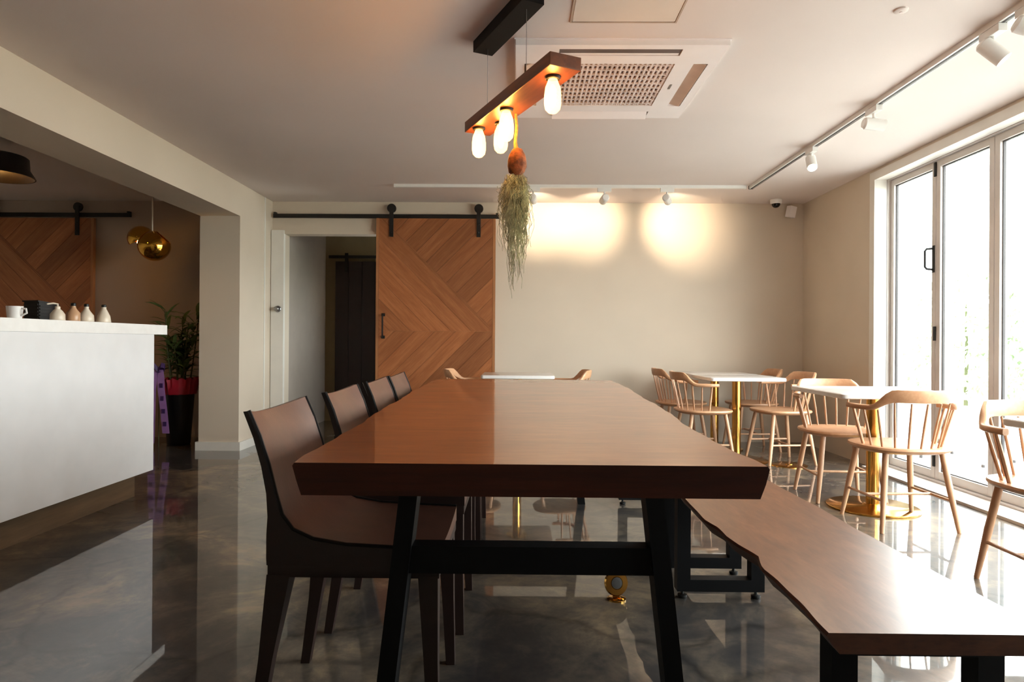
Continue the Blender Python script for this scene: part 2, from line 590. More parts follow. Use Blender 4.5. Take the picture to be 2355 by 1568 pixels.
# folding glass doors
fr = struct(obj('trim_7', grid_solid([Y1P - 0.02, Y1P + 0.0, Y0P - 0.022, Y0P + 0.02], [0.0, 0.032, 2.262, 2.315],
            lambda i, j: i == 1 and j == 1, lambda u, v, t: (t, u, v), 2.888, 3.0), 'alu'), 'aluminium outer frame of the folding glass doors')
PX0, PX1 = 2.915, 2.965
ordinal = ['farthest', 'second', 'third', 'fourth', 'fifth', 'sixth', 'seventh', 'eighth', 'ninth', 'tenth', 'eleventh', 'twelfth']
for k in range(NP):
    ya, yb = Y0P - 0.024 - k * PITCHP, Y0P - 0.024 - (k + 1) * PITCHP + 0.008
    if k == NP - 1:
        yb += 0.03
    d = bpy.data.objects.new('door_%d' % (k + 1), None)
    C.objects.link(d)
    d.location = (0, 0, 0)
    struct(d, '%s folding glass door panel from the back wall' % ordinal[k])
    zb, zt, sw = 0.036, 2.258, 0.042
    obj('stile', bx(PX0, PX1, ya - sw, ya, zb, zt, bev=0.003), 'alu', d)
    obj('stile', bx(PX0, PX1, yb, yb + sw, zb, zt, bev=0.003), 'alu', d)
    obj('bottom_rail', bx(PX0, PX1, yb + sw, ya - sw, zb, zb + 0.055), 'alu', d)
    obj('top_rail', bx(PX0, PX1, yb + sw, ya - sw, zt - 0.045, zt), 'alu', d)
    obj('gasket', grid_solid([yb + sw, yb + sw + 0.006, ya - sw - 0.006, ya - sw], [zb + 0.055, zb + 0.061, zt - 0.051, zt - 0.045],
                             lambda i, j: i == 1 and j == 1, lambda u, v, t: (t, u, v), 2.932, 2.948), 'gasket', d)
    obj('pane', bx(2.937, 2.943, yb + sw + 0.003, ya - sw - 0.003, zb + 0.058, zt - 0.048), 'glass', d)
    if k % 2 == 0:
        for z in (0.12, 1.0, 2.15):
            obj('hinge', bx(PX0 - 0.012, PX0, yb - 0.012, yb + 0.008, z, z + 0.10, bev=0.003), 'blackmat', d)
    if k == 0:
        h = obj('handle', tb([(PX0, yb + 0.02, 1.50), (PX0 - 0.05, yb + 0.02, 1.505), (PX0 - 0.062, yb + 0.02, 1.52), (PX0 - 0.062, yb + 0.02, 1.63), (PX0 - 0.05, yb + 0.02, 1.645), (PX0, yb + 0.02, 1.65)], 0.008), 'blackmat', d, True)
        obj('backplate', bx(PX0 - 0.006, PX0, yb + 0.008, yb + 0.032, 1.48, 1.67), 'blackmat', h)

# ------------------------------------------------------------------ long slab table
def live_slab(bm, left, right, y0, y1, z0, z1, inset, n=60, amp=0.006, seed=1, mats=(0, 1)):
    rnd = random.Random(seed)
    ph = [rnd.uniform(0, 6.28) for _ in range(6)]
    def edge(tab, y):
        for (ya, xa), (yb, xb) in zip(tab, tab[1:]):
            if y <= yb:
                t = (y - ya) / (yb - ya)
                t = max(0, t)
                return xa + (xb - xa) * t
        return tab[-1][1]
    rings = []
    for i in range(n + 1):
        y = y0 + (y1 - y0) * i / n
        wl = amp * (math.sin(y * 7 + ph[0]) + 0.6 * math.sin(y * 17 + ph[1]) + 0.35 * math.sin(y * 39 + ph[2]))
        wr = amp * (math.sin(y * 6 + ph[3]) + 0.6 * math.sin(y * 15 + ph[4]) + 0.35 * math.sin(y * 35 + ph[5]))
        l, r = edge(left, y) + wl, edge(right, y) + wr
        zm = z0 + (z1 - z0) * 0.45
        rings.append([(l, y, z1), (l - 0.004, y, z1 - 0.006), (l + inset * 0.35 + wl * 0.4, y, zm), (l + inset, y, z0),
                      (r - inset, y, z0), (r - inset * 0.35 + wr * 0.4, y, zm), (r + 0.004, y, z1 - 0.006), (r, y, z1)])
    ring_loft(bm, rings)
    bmesh.ops.recalc_face_normals(bm, faces=bm.faces[:])
    for f in bm.faces:
        f.material_index = mats[0] if f.normal.z > 0.9 else mats[1]

t = thing('dining_table', 'long live-edge wooden slab table with black steel legs in the middle of the room', 'table', (0.03, 2.77, 0))
bm = bmesh.new()
L = [(1.295, -0.44), (1.524, -0.448), (2.07, -0.470), (3.03, -0.507), (3.84, -0.528), (4.25, -0.515)]
R = [(1.295, 0.484), (1.46, 0.478), (1.82, 0.488), (2.68, 0.541), (3.77, 0.588), (4.25, 0.592)]
L = [(y - 2.77, x - 0.03) for y, x in L]
R = [(y - 2.77, x - 0.03) for y, x in R]
live_slab(bm, L, R, 1.295 - 2.77, 4.25 - 2.77, 0.666, 0.73, 0.014, 70, 0.004, 3)
obj('table_top', bm, ['slab', 'slab_edge'], t, True, angle=35)
for sy in (-1, 1):
    yl = sy * 1.225
    for sx in (-1, 1):
        pts = []
        for z, xc in ((0.0, 0.352), (0.664, 0.277)):
            hw = 0.021
            pts.append([(sx * xc - hw, yl - 0.035, z), (sx * xc + hw, yl - 0.035, z), (sx * xc + hw, yl + 0.035, z), (sx * xc - hw, yl + 0.035, z)])
        bm = bmesh.new()
        ring_loft(bm, pts)
        obj('leg', bm, 'black', t)
    obj('stretcher', bx(-0.30, 0.30, yl - 0.025, yl + 0.025, 0.435, 0.498), 'black', t)
    obj('mounting_plate', bx(-0.34, 0.34, yl - 0.05, yl + 0.05, 0.655, 0.666), 'black', t)

# ------------------------------------------------------------------ live edge benches
def bench(label, yc, y0, y1, fa, fb, seed):
    b = thing('bench', label, 'bench', (0.76, yc, 0), 0, 'live-edge benches along the slab table')
    rnd = random.Random(seed)
    left = []
    y = y0
    while y < y1:
        left.append([y - yc, -0.198 + rnd.uniform(-0.008, 0.010)])
        y += 0.085
    left.append([y1 - yc, -0.20])
    if seed == 5:
        for p in left:
            yy = p[0] + yc
            if 1.60 < yy < 1.78:
                p[1] += 0.016
            if 1.9 < yy < 2.1:
                p[1] -= 0.012
    right = [(y0 - yc, 0.205), (yc - yc, 0.198), (y1 - yc, 0.19)]
    bm = bmesh.new()
    live_slab(bm, left, right, y0 - yc, y1 - yc, 0.412, 0.45, 0.02, 60, 0.003, seed)
    obj('seat_slab', bm, ['bench', 'bench_edge'], b, True, angle=35)
    for f in (fa, fb):
        yy = f - yc
        fm = obj('leg_frame', grid_solid([-0.155, -0.105, 0.125, 0.175], [0.03, 0.075, 0.372, 0.412],
                 lambda i, j: i == 1 and j == 1, lambda u, v, tt: (u, tt, v), yy - 0.025, yy + 0.025), 'black', b)
        for s in (-0.13, 0.15):
            bm = bmesh.new()
            lathe(bm, [(0.016, 0.0), (0.018, 0.004), (0.018, 0.012), (0.006, 0.014), (0.006, 0.03)], 12, (s, yy))
            obj('foot', bm, 'blackmat', fm, True)
bench('brown live-edge bench nearest the camera on black steel frames', 1.9, 1.195, 2.615, 1.30, 2.53, 5)
bench('farther live-edge bench, half hidden behind the slab table', 3.40, 2.68, 4.10, 2.79, 3.98, 8)

# ------------------------------------------------------------------ leather chairs
def leather_chair():
    t = thing('leather_chair', '', 'chair', (-0.40, 1.80, 0), 0, 'brown leather chairs along the slab table')
    # local: faces +X, width along Y
    inner = [(-0.268, 0.800), (-0.235, 0.74), (-0.205, 0.67), (-0.180, 0.60), (-0.160, 0.550), (-0.130, 0.515), (-0.08, 0.493), (0.0, 0.480), (0.12, 0.474), (0.225, 0.470)]
    outer = [(-0.283, 0.798), (-0.252, 0.735), (-0.225, 0.665), (-0.206, 0.60), (-0.197, 0.545), (-0.195, 0.50), (-0.195, 0.445), (-0.194, 0.428), (0.10, 0.426), (0.225, 0.428)]
    n = 10
    W = 0.21
    def bow(z, s):
        k = max(0.0, (z - 0.50) / 0.30)
        return 0.030 * k * s * s
    rings = []
    for i in range(n + 1):
        s = -1 + 2 * i / n
        dip = 0.016 * (1 - s * s)
        ring = []
        for (x, z) in inner:
            dz = -dip if z > 0.75 else 0
            seat = -0.012 * (1 - s * s) if x > -0.12 else 0
            ring.append((x + bow(z, s), s * W, z + dz + seat))
        for (x, z) in outer[::-1]:
            dz = -dip if z > 0.75 else 0
            ring.append((x + bow(z, s), s * W, z + dz))
        rings.append(ring)
    bm = bmesh.new()
    ring_loft(bm, rings)
    bmesh.ops.recalc_face_normals(bm, faces=bm.faces[:])
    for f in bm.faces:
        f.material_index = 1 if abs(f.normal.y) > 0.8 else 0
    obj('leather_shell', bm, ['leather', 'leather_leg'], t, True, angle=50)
    # side skirt below the seat
    bm = bmesh.new()
    box(bm, -0.193, 0.224, -W + 0.001, W - 0.001, 0.398, 0.4385, bev=0.006)
    obj('seat_skirt', bm, 'leather_leg', t, True)
    for s in (-1, 1):
        pts = [(x + bow(z, s) - 0.001, s * (W + 0.001), z + 0.001) for x, z in inner]
        obj('piping', tb(pts, 0.0045, 6), 'piping', t, True)
    for s in (-1, 1):
        for (xt, xb, wt) in ((-0.166, -0.226, 0.028), (0.196, 0.212, 0.024)):
            rr = []
            for (z, xx, hw) in ((0.0, xb, 0.013), (0.20, xb + (xt - xb) * 0.5, 0.017), (0.405, xt, wt)):
                yy = s * (W - 0.001 - hw)
                rr.append([(xx - hw, yy - hw, z), (xx + hw, yy - hw, z), (xx + hw, yy + hw, z), (xx - hw, yy + hw, z)])
            bm = bmesh.new()
            ring_loft(bm, rr)
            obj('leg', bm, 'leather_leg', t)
    return t
lc = leather_chair()
lc.location = (-0.412, 1.795, 0)
lc['label'] = 'brown leather chair nearest the camera, tucked under the slab table'
for y, lab in ((2.39, 'second brown leather chair from the camera along the slab table'),
               (2.97, 'third brown leather chair from the camera along the slab table'),
               (3.45, 'farthest brown leather chair along the slab table')):
    dup(lc, (-0.402, y, 0), 0, lab)

# ------------------------------------------------------------------ spindle chairs
def spindle_chair():
    t = thing('spindle_chair', '', 'chair', (0, 0, 0), 0, 'pale wooden spindle chairs at the white tables')
    n = 28
    def se(a, k):
        c, s = math.cos(a), math.sin(a)
        e = 2 / 2.6
        return (k * 0.235 * math.copysign(abs(c) ** e, c), k * 0.225 * math.copysign(abs(s) ** e, s))
    rings = []
    for k, z in ((0.84, 0.401), (0.97, 0.413), (1.0, 0.423), (0.985, 0.433), (0.93, 0.436), (0.55, 0.430)):
        rings.append([(*se(2 * PI * i / n, k), z) for i in range(n)])
    bm = bmesh.new()
    ring_loft(bm, rings)
    obj('seat', bm, 'chair_seat', t, True, angle=50)
    feet = {}
    for sx in (-1, 1):
        for sy in (-1, 1):
            top, ft = (sx * 0.150, sy * 0.135, 0.409), (sx * 0.203, sy * 0.195, 0.0)
            feet[(sx, sy)] = (top, ft)
            mid = tuple((a + b) / 2 for a, b in zip(top, ft))
            obj('leg', tb([top, mid, ft], [0.0155, 0.0165, 0.0105], 10), 'chair_wood', t, True)
    def on(sx, sy, z):
        a, b = feet[(sx, sy)]
        k = (z - b[2]) / (a[2] - b[2])
        return tuple(b[i] + (a[i] - b[i]) * k for i in range(3))
    for sx in (-1, 1):
        obj('stretcher', tb([on(sx, -1, 0.16), on(sx, 1, 0.16)], 0.0075, 8), 'chair_wood', t, True)
    a, b = on(-1, 0, 0.16) if False else (-0.1815, 0.0, 0.16), (0.1815, 0.0, 0.16)
    obj('stretcher', tb([a, b], 0.0075, 8), 'chair_wood', t, True)
    # horseshoe top rail
    rings = []
    A = math.radians(100)
    for i in range(33):
        a = -A + 2 * A * i / 32
        aa = abs(math.degrees(a))
        k = 1.0 if aa < 34 else (0.0 if aa > 62 else 0.5 + 0.5 * math.cos(PI * (aa - 34) / 28))
        zc = 0.640 + 0.066 * k
        hh = (0.026 + 0.040 * k) / 2
        th = (0.034 - 0.012 * k) / 2 if aa < 92 else 0.013
        R0 = 0.255
        lean = 0.012 * k
        ring = []
        for (dr, dz) in ((-1, -0.6), (-0.6, -1), (0.6, -1), (1, -0.6), (1, 0.6), (0.6, 1), (-0.6, 1), (-1, 0.6)):
            r = R0 + dr * th + lean * (dz + 1) * 0.5
            ring.append((r * math.sin(a), -r * 0.98 * math.cos(a) + 0.0, zc + dz * hh))
        rings.append(ring)
    bm = bmesh.new()
    ring_loft(bm, rings)
    obj('top_rail', bm, 'chair_seat', t, True, angle=55)
    for k in range(11):
        a = math.radians(-88 + 176 * k / 10)
        ct, cb = 0.253, 0.188
        zt = 0.67 if abs(math.degrees(a)) < 50 else 0.632
        p0 = (cb * math.sin(a) * 1.05, -cb * math.cos(a) - 0.004, 0.427)
        p1 = (ct * math.sin(a), -ct * 0.98 * math.cos(a), zt)
        pm = tuple((u + v) / 2 for u, v in zip(p0, p1))
        r = 0.0085 if k in (0, 10) else 0.0062
        obj('spindle', tb([p0, pm, p1], [r * 0.9, r * 1.1, r * 0.8], 7), 'chair_wood', t, True)
    return t
sc = spindle_chair()
chairs = [
    ((2.065, 3.61, 0), 0.04, 'spindle chair seen from behind, at the nearest fully seen white table'),
    ((2.04, 4.22, 0), PI - 0.06, 'spindle chair facing the camera behind the brass pedestal of the white window table'),
    ((2.11, 2.57, 0), PI - 0.03, 'spindle chair cut by the edge of the photo, beside the glass doors'),
    ((1.515, 5.45, 0), -PI / 2 + 0.05, 'nearer of two spindle chairs with backs to the slab table, at the paired tables'),
    ((1.50, 6.12, 0), -PI / 2, 'farther of the two spindle chairs with backs to the slab table, by the back wall'),
    ((2.16, 5.47, 0), PI / 2 + 0.12, 'nearer spindle chair on the glass-door side of the paired white tables'),
    ((2.15, 6.12, 0), PI / 2, 'spindle chair in the corner by back wall and glass doors, at the paired tables'),
    ((-0.37, 5.62, 0), -PI / 2, 'spindle chair on the barn-door side of the white table beyond the slab table'),
    ((0.35, 5.62, 0), PI / 2, 'spindle chair on the window side of the white table beyond the slab table'),
]
for k, (p, rz, lab) in enumerate(chairs):
    if k == 0:
        sc.location, sc.rotation_euler = p, (0, 0, rz)
        sc['label'] = lab
    else:
        dup(sc, p, rz, lab)

# ------------------------------------------------------------------ white tables on brass pedestals
def cafe_table(hw):
    t = thing('cafe_table', '', 'table', (0, 0, 0), 0, 'white tables on brass pedestals')
    bm = bmesh.new()
    r, pts = 0.03, []
    for (sx, sy, a0) in ((1, 1, 0), (-1, 1, PI / 2), (-1, -1, PI), (1, -1, 1.5 * PI)):
        for k in range(5):
            a = a0 + PI / 2 * k / 4
            pts.append((sx * (hw - r) + r * math.cos(a), sy * (hw - r) + r * math.sin(a)))
    def ins(d):
        return [(x * (hw - d) / hw, y * (hw - d) / hw) for x, y in pts]
    ring_loft(bm, [[(x, y, z) for x, y in ins(d)] for d, z in ((0.006, 0.672), (0.0, 0.676), (0.0, 0.696), (0.004, 0.70))])
    obj('table_top', bm, 'worktop', t, True)
    bm = bmesh.new()
    lathe(bm, [(0.036, 0.018), (0.036, 0.655), (0.09, 0.660), (0.09, 0.672)], 24)
    obj('pedestal', bm, 'brass', t, True)
    bm = bmesh.new()
    lathe(bm, [(0.250, 0.0), (0.252, 0.003), (0.252, 0.010), (0.248, 0.013), (0.06, 0.017), (0.05, 0.024), (0.037, 0.027)], 48)
    obj('base', bm, 'brass', t, True)
    return t
ct = cafe_table(0.35)
ct.location = (2.11, 3.95, 0)
ct['label'] = 'white square table on a brass pedestal between two spindle chairs facing each other'
dup(ct, (2.15, 2.14, 0), 0, 'white table whose corner shows at the edge of the photo by the glass doors')
c2 = cafe_table(0.30)
c2.location = (1.81, 5.50, 0)
c2['label'] = 'nearer of two white tables pushed together near the back wall'
dup(c2, (1.81, 6.115, 0), 0, 'farther of two white tables pushed together, closest to the back wall')
dup(c2, (-0.01, 5.62, 0), 0, 'white table just beyond the far end of the slab table')

# brass fittings on the floor
fo = thing('floor_outlet', 'small brass pop-up floor outlet with its lid raised, under the slab table', 'outlet', (0.375, 2.50, 0))
bm = bmesh.new(); lathe(bm, [(0.036, 0.0), (0.036, 0.005), (0.028, 0.008), (0.016, 0.008)], 24)
obj('base_plate', bm, 'brass', fo, True)
bm = bmesh.new(); lathe(bm, [(0.046, -0.006), (0.048, 0.0), (0.044, 0.007), (0.024, 0.008), (0.022, 0.006)], 24)
o = obj('lid', bm, 'brass', fo, True); o.location = (0, 0.012, 0.058); o.rotation_euler = (math.radians(78), 0, 0.25)
bm = bmesh.new(); lathe(bm, [(0.021, 0.005), (0.021, 0.0085), (0.012, 0.009)], 20)
q = obj('socket', bm, 'ribbon_print_dark', o)
obj('hinge', bx(-0.012, 0.012, 0.006, 0.02, 0.006, 0.022), 'brass', fo)
fp = thing('floor_plate', 'flat round brass plate on the floor near the corner chairs', 'plate', (2.165, 5.30, 0))
bm = bmesh.new(); lathe(bm, [(0.14, 0.0), (0.14, 0.005), (0.134, 0.008), (0.05, 0.010)], 40)
obj('disc', bm, 'brass', fp, True)
bm = bmesh.new(); lathe(bm, [(0.03, 0.009), (0.03, 0.013), (0.02, 0.015)], 20)
obj('cap', bm, 'brass', fp, True)

# ------------------------------------------------------------------ service counter
sc2 = thing('service_counter', 'white service counter with a recessed brown plinth', 'counter', (-2.62, 2.6, 0))
obj('body', bx(-2.94 + 2.62, -2.292 + 2.62, 0.7 - 2.6, 4.117 - 2.6, 0.154, 1.003, bev=0.003), 'counter', sc2)
obj('plinth', bx(-2.90 + 2.62, -2.376 + 2.62, 0.75 - 2.6, 4.06 - 2.6, 0.0, 0.154), 'brown_kick', sc2)
wt = obj('worktop', bx(-0.33, 0.335, -1.92, 1.657, 0.0, 0.062, bev=0.004), 'worktop', None, loc=(-2.62, 2.6, 1.003))
tag(wt, 'thick white worktop lying along the service counter', 'worktop')

# things on the counter (worktop top 1.065)
def bottle(name, lab, loc, prof, mat, capm=None, pump=False, group='small bottles on the counter'):
    b = thing(name, lab, 'bottle', loc, 0, group)
    b.scale = (0.92, 0.92, 0.84)
    bm = bmesh.new(); lathe(bm, prof, 20)
    obj('body', bm, mat, b, True)
    zt = prof[-1][1]
    if capm:
        bm = bmesh.new(); lathe(bm, [(0.014, zt - 0.002), (0.0145, zt + 0.014), (0.011, zt + 0.018)], 16)
        cp = obj('cap', bm, capm, b, True)
        if pump:
            obj('nozzle', tb([(0, 0, zt + 0.016), (0, 0, zt + 0.032), (-0.012, -0.018, zt + 0.036), (-0.03, -0.045, zt + 0.030)], 0.0055, 7), capm, cp, True)
    return b
ZT = 1.065
bottle('bottle', 'cream cone-shaped bottle at the counter end, nearest the plant', (-2.44, 3.845, ZT), [(0.040, 0), (0.042, 0.006), (0.036, 0.05), (0.020, 0.088), (0.014, 0.100), (0.014, 0.112)], 'bottle', 'blackmat')
bottle('bottle', 'round white bottle with a dark cap, second from the counter end', (-2.47, 3.735, ZT), [(0.038, 0), (0.042, 0.01), (0.040, 0.05), (0.020, 0.080), (0.013, 0.095), (0.013, 0.110)], 'bottle', 'blackmat')
bottle('bottle', 'tan bottle with a dark cap between white bottle and pump bottle', (-2.47, 3.625, ZT), [(0.034, 0), (0.037, 0.008), (0.036, 0.06), (0.018, 0.085), (0.013, 0.098), (0.013, 0.108)], 'bottle_tan', 'blackmat')
bottle('pump_bottle', 'low cream pump bottle beside the dark ribbed box', (-2.47, 3.50, ZT), [(0.036, 0), (0.039, 0.008), (0.038, 0.045), (0.024, 0.068), (0.014, 0.078)], 'bottle', 'bottle', True)
dbx = thing('ribbed_box', 'dark ribbed box with a slanted lid on the counter', 'box', (-2.63, 3.60, ZT), -0.3)
dbx.scale = (0.74, 0.74, 0.9)
obj('body', pr([(-0.075, 0.0), (0.075, 0.0), (0.075, 0.105), (-0.075, 0.125)], 'X', -0.075, 0.075), 'darkbox', dbx)
for k in range(5):
    obj('rib', bx(0.075, 0.081, -0.07, 0.07, 0.012 + k * 0.019, 0.022 + k * 0.019), 'darkbox', dbx)
    obj('rib', bx(-0.07, 0.07, -0.082, -0.075, 0.012 + k * 0.021, 0.023 + k * 0.021), 'darkbox', dbx)
obj('lid', pr([(-0.085, 0.127), (-0.085, 0.119), (0.08, 0.102), (0.08, 0.110)], 'X', -0.08, 0.08), 'darkbox', dbx)
cup = thing('cup', 'small white cup with a handle at the photo edge of the counter', 'cup', (-2.47, 3.20, ZT))
bm = bmesh.new(); lathe(bm, [(0.024, 0), (0.030, 0.004), (0.036, 0.065), (0.032, 0.065), (0.026, 0.01)], 20)
obj('bowl', bm, 'worktop', cup, True)
obj('handle', tb([(0.033, 0, 0.055), (0.056, 0, 0.052), (0.060, 0, 0.032), (0.032, 0, 0.018)], 0.005, 7), 'worktop', cup, True)

# ------------------------------------------------------------------ sliding plank doors
def clip(poly, a, b, c):
    """keep the side where a*u+b*v+c >= 0"""
    out = []
    for i in range(len(poly)):
        p, q = poly[i], poly[(i + 1) % len(poly)]
        dp, dq = a * p[0] + b * p[1] + c, a * q[0] + b * q[1] + c
        if dp >= 0:
            out.append(p)
        if (dp > 0 > dq) or (dp < 0 < dq):
            t = dp / (dp - dq)
            out.append((p[0] + (q[0] - p[0]) * t, p[1] + (q[1] - p[1]) * t))
    return out

def shrink(poly, d):
    n = len(poly)
    area = sum(poly[i][0] * poly[(i + 1) % n][1] - poly[(i + 1) % n][0] * poly[i][1] for i in range(n))
    s = 1 if area > 0 else -1
    res = poly
    for i in range(n):
        p, q = poly[i], poly[(i + 1) % n]
        ex, ey = q[0] - p[0], q[1] - p[1]
        l = math.hypot(ex, ey)
        if l < 1e-6:
            continue
        nx, ny = -ey / l * s, ex / l * s
        res = clip(res, nx, ny, -(nx * p[0] + ny * p[1]) - d)
        if len(res) < 3:
            return []
    return res

def barn_door(label, x0, W, H, yface, handle=True, hangers=(0.15, 1.01)):
    """door with its left lower corner at x0; front face looks to -Y"""
    d = thing('barn_door', label, 'door', (x0 + W / 2, yface, 0.012), 0, 'sliding plank doors on black rails')
    ox = -W / 2
    E = 0.026
    obj('core', bx(ox + 0.002, ox + W - 0.002, 0.012, 0.034, 0, H), 'door_edge', d)
    obj('edge_strip', bx(ox, ox + E, 0.0, 0.036, 0, H, bev=0.002), 'door_edge', d)
    obj('edge_strip', bx(ox + W - E, ox + W, 0.0, 0.036, 0, H, bev=0.002), 'door_edge', d)
    full = [(E, 0.0), (W - E, 0.0), (W - E, H), (E, H)]
    q = math.sqrt(0.5)
    vx, vy = W, 1.06                       # chevron tip on the right edge
    up = clip(full, q, q, -q * (vx + vy))                       # above the falling diagonal
    midr = clip(clip(full, -q, -q, q * (vx + vy)), 0, 1, -vy)   # below it, above the mitre
    low = clip(full, 0, -1, vy)
    step = 0.142
    for reg, (gx, gy), off in ((up, (q, q), 0.03), (midr, (q, -q), 0.0), (low, (q, q), 0.05)):
        if len(reg) < 3:
            continue
        nx, ny = -gy, gx
        ds = [nx * p[0] + ny * p[1] for p in reg]
        k = math.floor((min(ds) - off) / step)
        while k * step + off < max(ds):
            a = k * step + off
            pl = clip(clip(reg, nx, ny, -a), -nx, -ny, a + step)
            k += 1
            if len(pl) < 3:
                continue
            pl = shrink(pl, 0.0013)
            if len(pl) < 3:
                continue
            bm = bmesh.new()
            prism(bm, [(p[0] + ox, p[1]) for p in pl], 'Y', 0.002, 0.012)
            uv = bm.loops.layers.uv.new('UVMap')
            for f in bm.faces:
                for lp in f.loops:
                    u, v = lp.vert.co.x - ox, lp.vert.co.z
                    lp[uv].uv = (u * gx + v * gy, u * nx + v * ny)
            obj('plank', bm, 'door_plank', d)
    if handle:
        h = obj('handle', tb([(ox + 0.075, 0.0, 1.00), (ox + 0.075, -0.035, 1.005), (ox + 0.075, -0.04, 1.03), (ox + 0.075, -0.04, 1.19), (ox + 0.075, -0.035, 1.215), (ox + 0.075, 0.0, 1.22)], 0.008, 8), 'blackmat', d, True)
        for z in (0.985, 1.205):
            obj('rosette', bx(ox + 0.058, ox + 0.092, -0.004, 0.001, z, z + 0.03), 'blackmat', h)
    for hx in hangers:
        hg = obj('hanger', bx(ox + hx - 0.019, ox + hx + 0.019, -0.012, 0.002, 2.0 - 0.012, 2.280), 'blackmat', d)
        bm = bmesh.new(); lathe(bm, [(0.012, -0.02), (0.044, -0.019), (0.044, 0.004), (0.012, 0.006)], 24)
        wh = obj('wheel', bm, 'blackmat', hg, True)
        wh.location = (ox + hx, 0.001, 2.270)
        wh.rotation_euler = (PI / 2, 0, 0)
        for z in (2.03, 2.11):
            bm = bmesh.new(); lathe(bm, [(0.009, 0), (0.009, 0.006), (0.004, 0.009)], 8)
            bt = obj('bolt', bm, 'blackmat', hg, True)
            bt.location = (ox + hx, -0.012, z)
            bt.rotation_euler = (PI / 2, 0, 0)
    return d

def door_rail(label, x0, x1, stand):
    r = thing('door_rail', label, 'rail', ((x0 + x1) / 2, YB - 0.045, 2.205), 0, 'black rails of the sliding doors')
    h = (x1 - x0) / 2
    obj('bar', bx(-h, h, -0.006, 0.006, -0.020, 0.020), 'blackmat', r)
    for x in stand:
        bm = bmesh.new(); lathe(bm, [(0.012, 0), (0.012, 0.042)], 12)
        o = obj('spacer', bm, 'blackmat', r, True)
        o.location = (x - (x0 + x1) / 2, 0.045, 0)
        o.rotation_euler = (PI / 2, 0, 0)
    for s in (-1, 1):
        obj('end_stop', bx(s * (h - 0.02) - 0.012, s * (h - 0.02) + 0.012, -0.02, 0.02, 0.020, 0.034), 'blackmat', r)
barn_door('chevron plank sliding door with a black pull, half covering the doorway', -1.415, 1.177, 2.172, YB - 0.062)
door_rail('long black rail over the doorway and its chevron door', -2.44, -0.205, (-2.3, -1.75, -0.9, -0.3))
barn_door('reddish plank sliding door in the kitchen behind the counter', -5.39, 1.17, 2.160, YB - 0.062, handle=False, hangers=(0.15, 1.01))
door_rail('black rail over the kitchen sliding door', -5.55, -3.855, (-5.4, -4.7, -4.0))

# ------------------------------------------------------------------ lamp with wooden bar over the table
ax = Vector((-0.36, 0.75, 0)).normalized()
rz = math.atan2(ax.y, ax.x)
lc_pos = Vector((-0.022, 2.73, 1.95))
pl = thing('bar_pendant_lamp', 'wooden bar lamp with glowing filament bulbs hanging over the slab table', 'lamp', lc_pos, rz)
obj('bar', bx(-0.42, 0.42, -0.064, 0.064, 0.0, 0.048, bev=0.003), 'lampwood', pl)
inv = Matrix.Rotation(-rz, 3, 'Z')
for k, (x, y) in enumerate(((0.118, 2.432), (-0.060, 2.770), (-0.088, 2.945), (-0.190, 3.015))):
    p = inv @ Vector((x - lc_pos.x, y - lc_pos.y, 0))
    bm = bmesh.new(); lathe(bm, [(0.026, -0.010), (0.028, -0.008), (0.028, 0.0)], 20, (p.x, p.y))
    sk = obj('socket', bm, 'blackmat', pl, True)
    bm = bmesh.new()
    lathe(bm, [(0.016, -0.008), (0.020, -0.020), (0.028, -0.040), (0.032, -0.070), (0.032, -0.100), (0.028, -0.120), (0.016, -0.133), (0.003, -0.137)], 20, (p.x, p.y))
    obj('bulb', bm, 'bulb_glass', sk, True)
    bm = bmesh.new()
    lathe(bm, [(0.005, -0.030), (0.012, -0.045), (0.014, -0.095), (0.006, -0.112)], 6, (p.x, p.y))
    obj('filament', bm, 'bulb', sk)
bm = bmesh.new()
cz = 2.355 - lc_pos.z
box(bm, -0.16, 0.36, -0.0475, 0.0475, cz - 0.05, cz)
cn = obj('ceiling_canopy', bm, 'black', pl)
q = inv @ Vector((0.0, 0.0, 0))
for lx in (-0.10, 0.30):
    obj('cord', tb([(lx, 0, 0.046), (lx, 0, cz - 0.05)], 0.0012, 5), 'steel', pl)

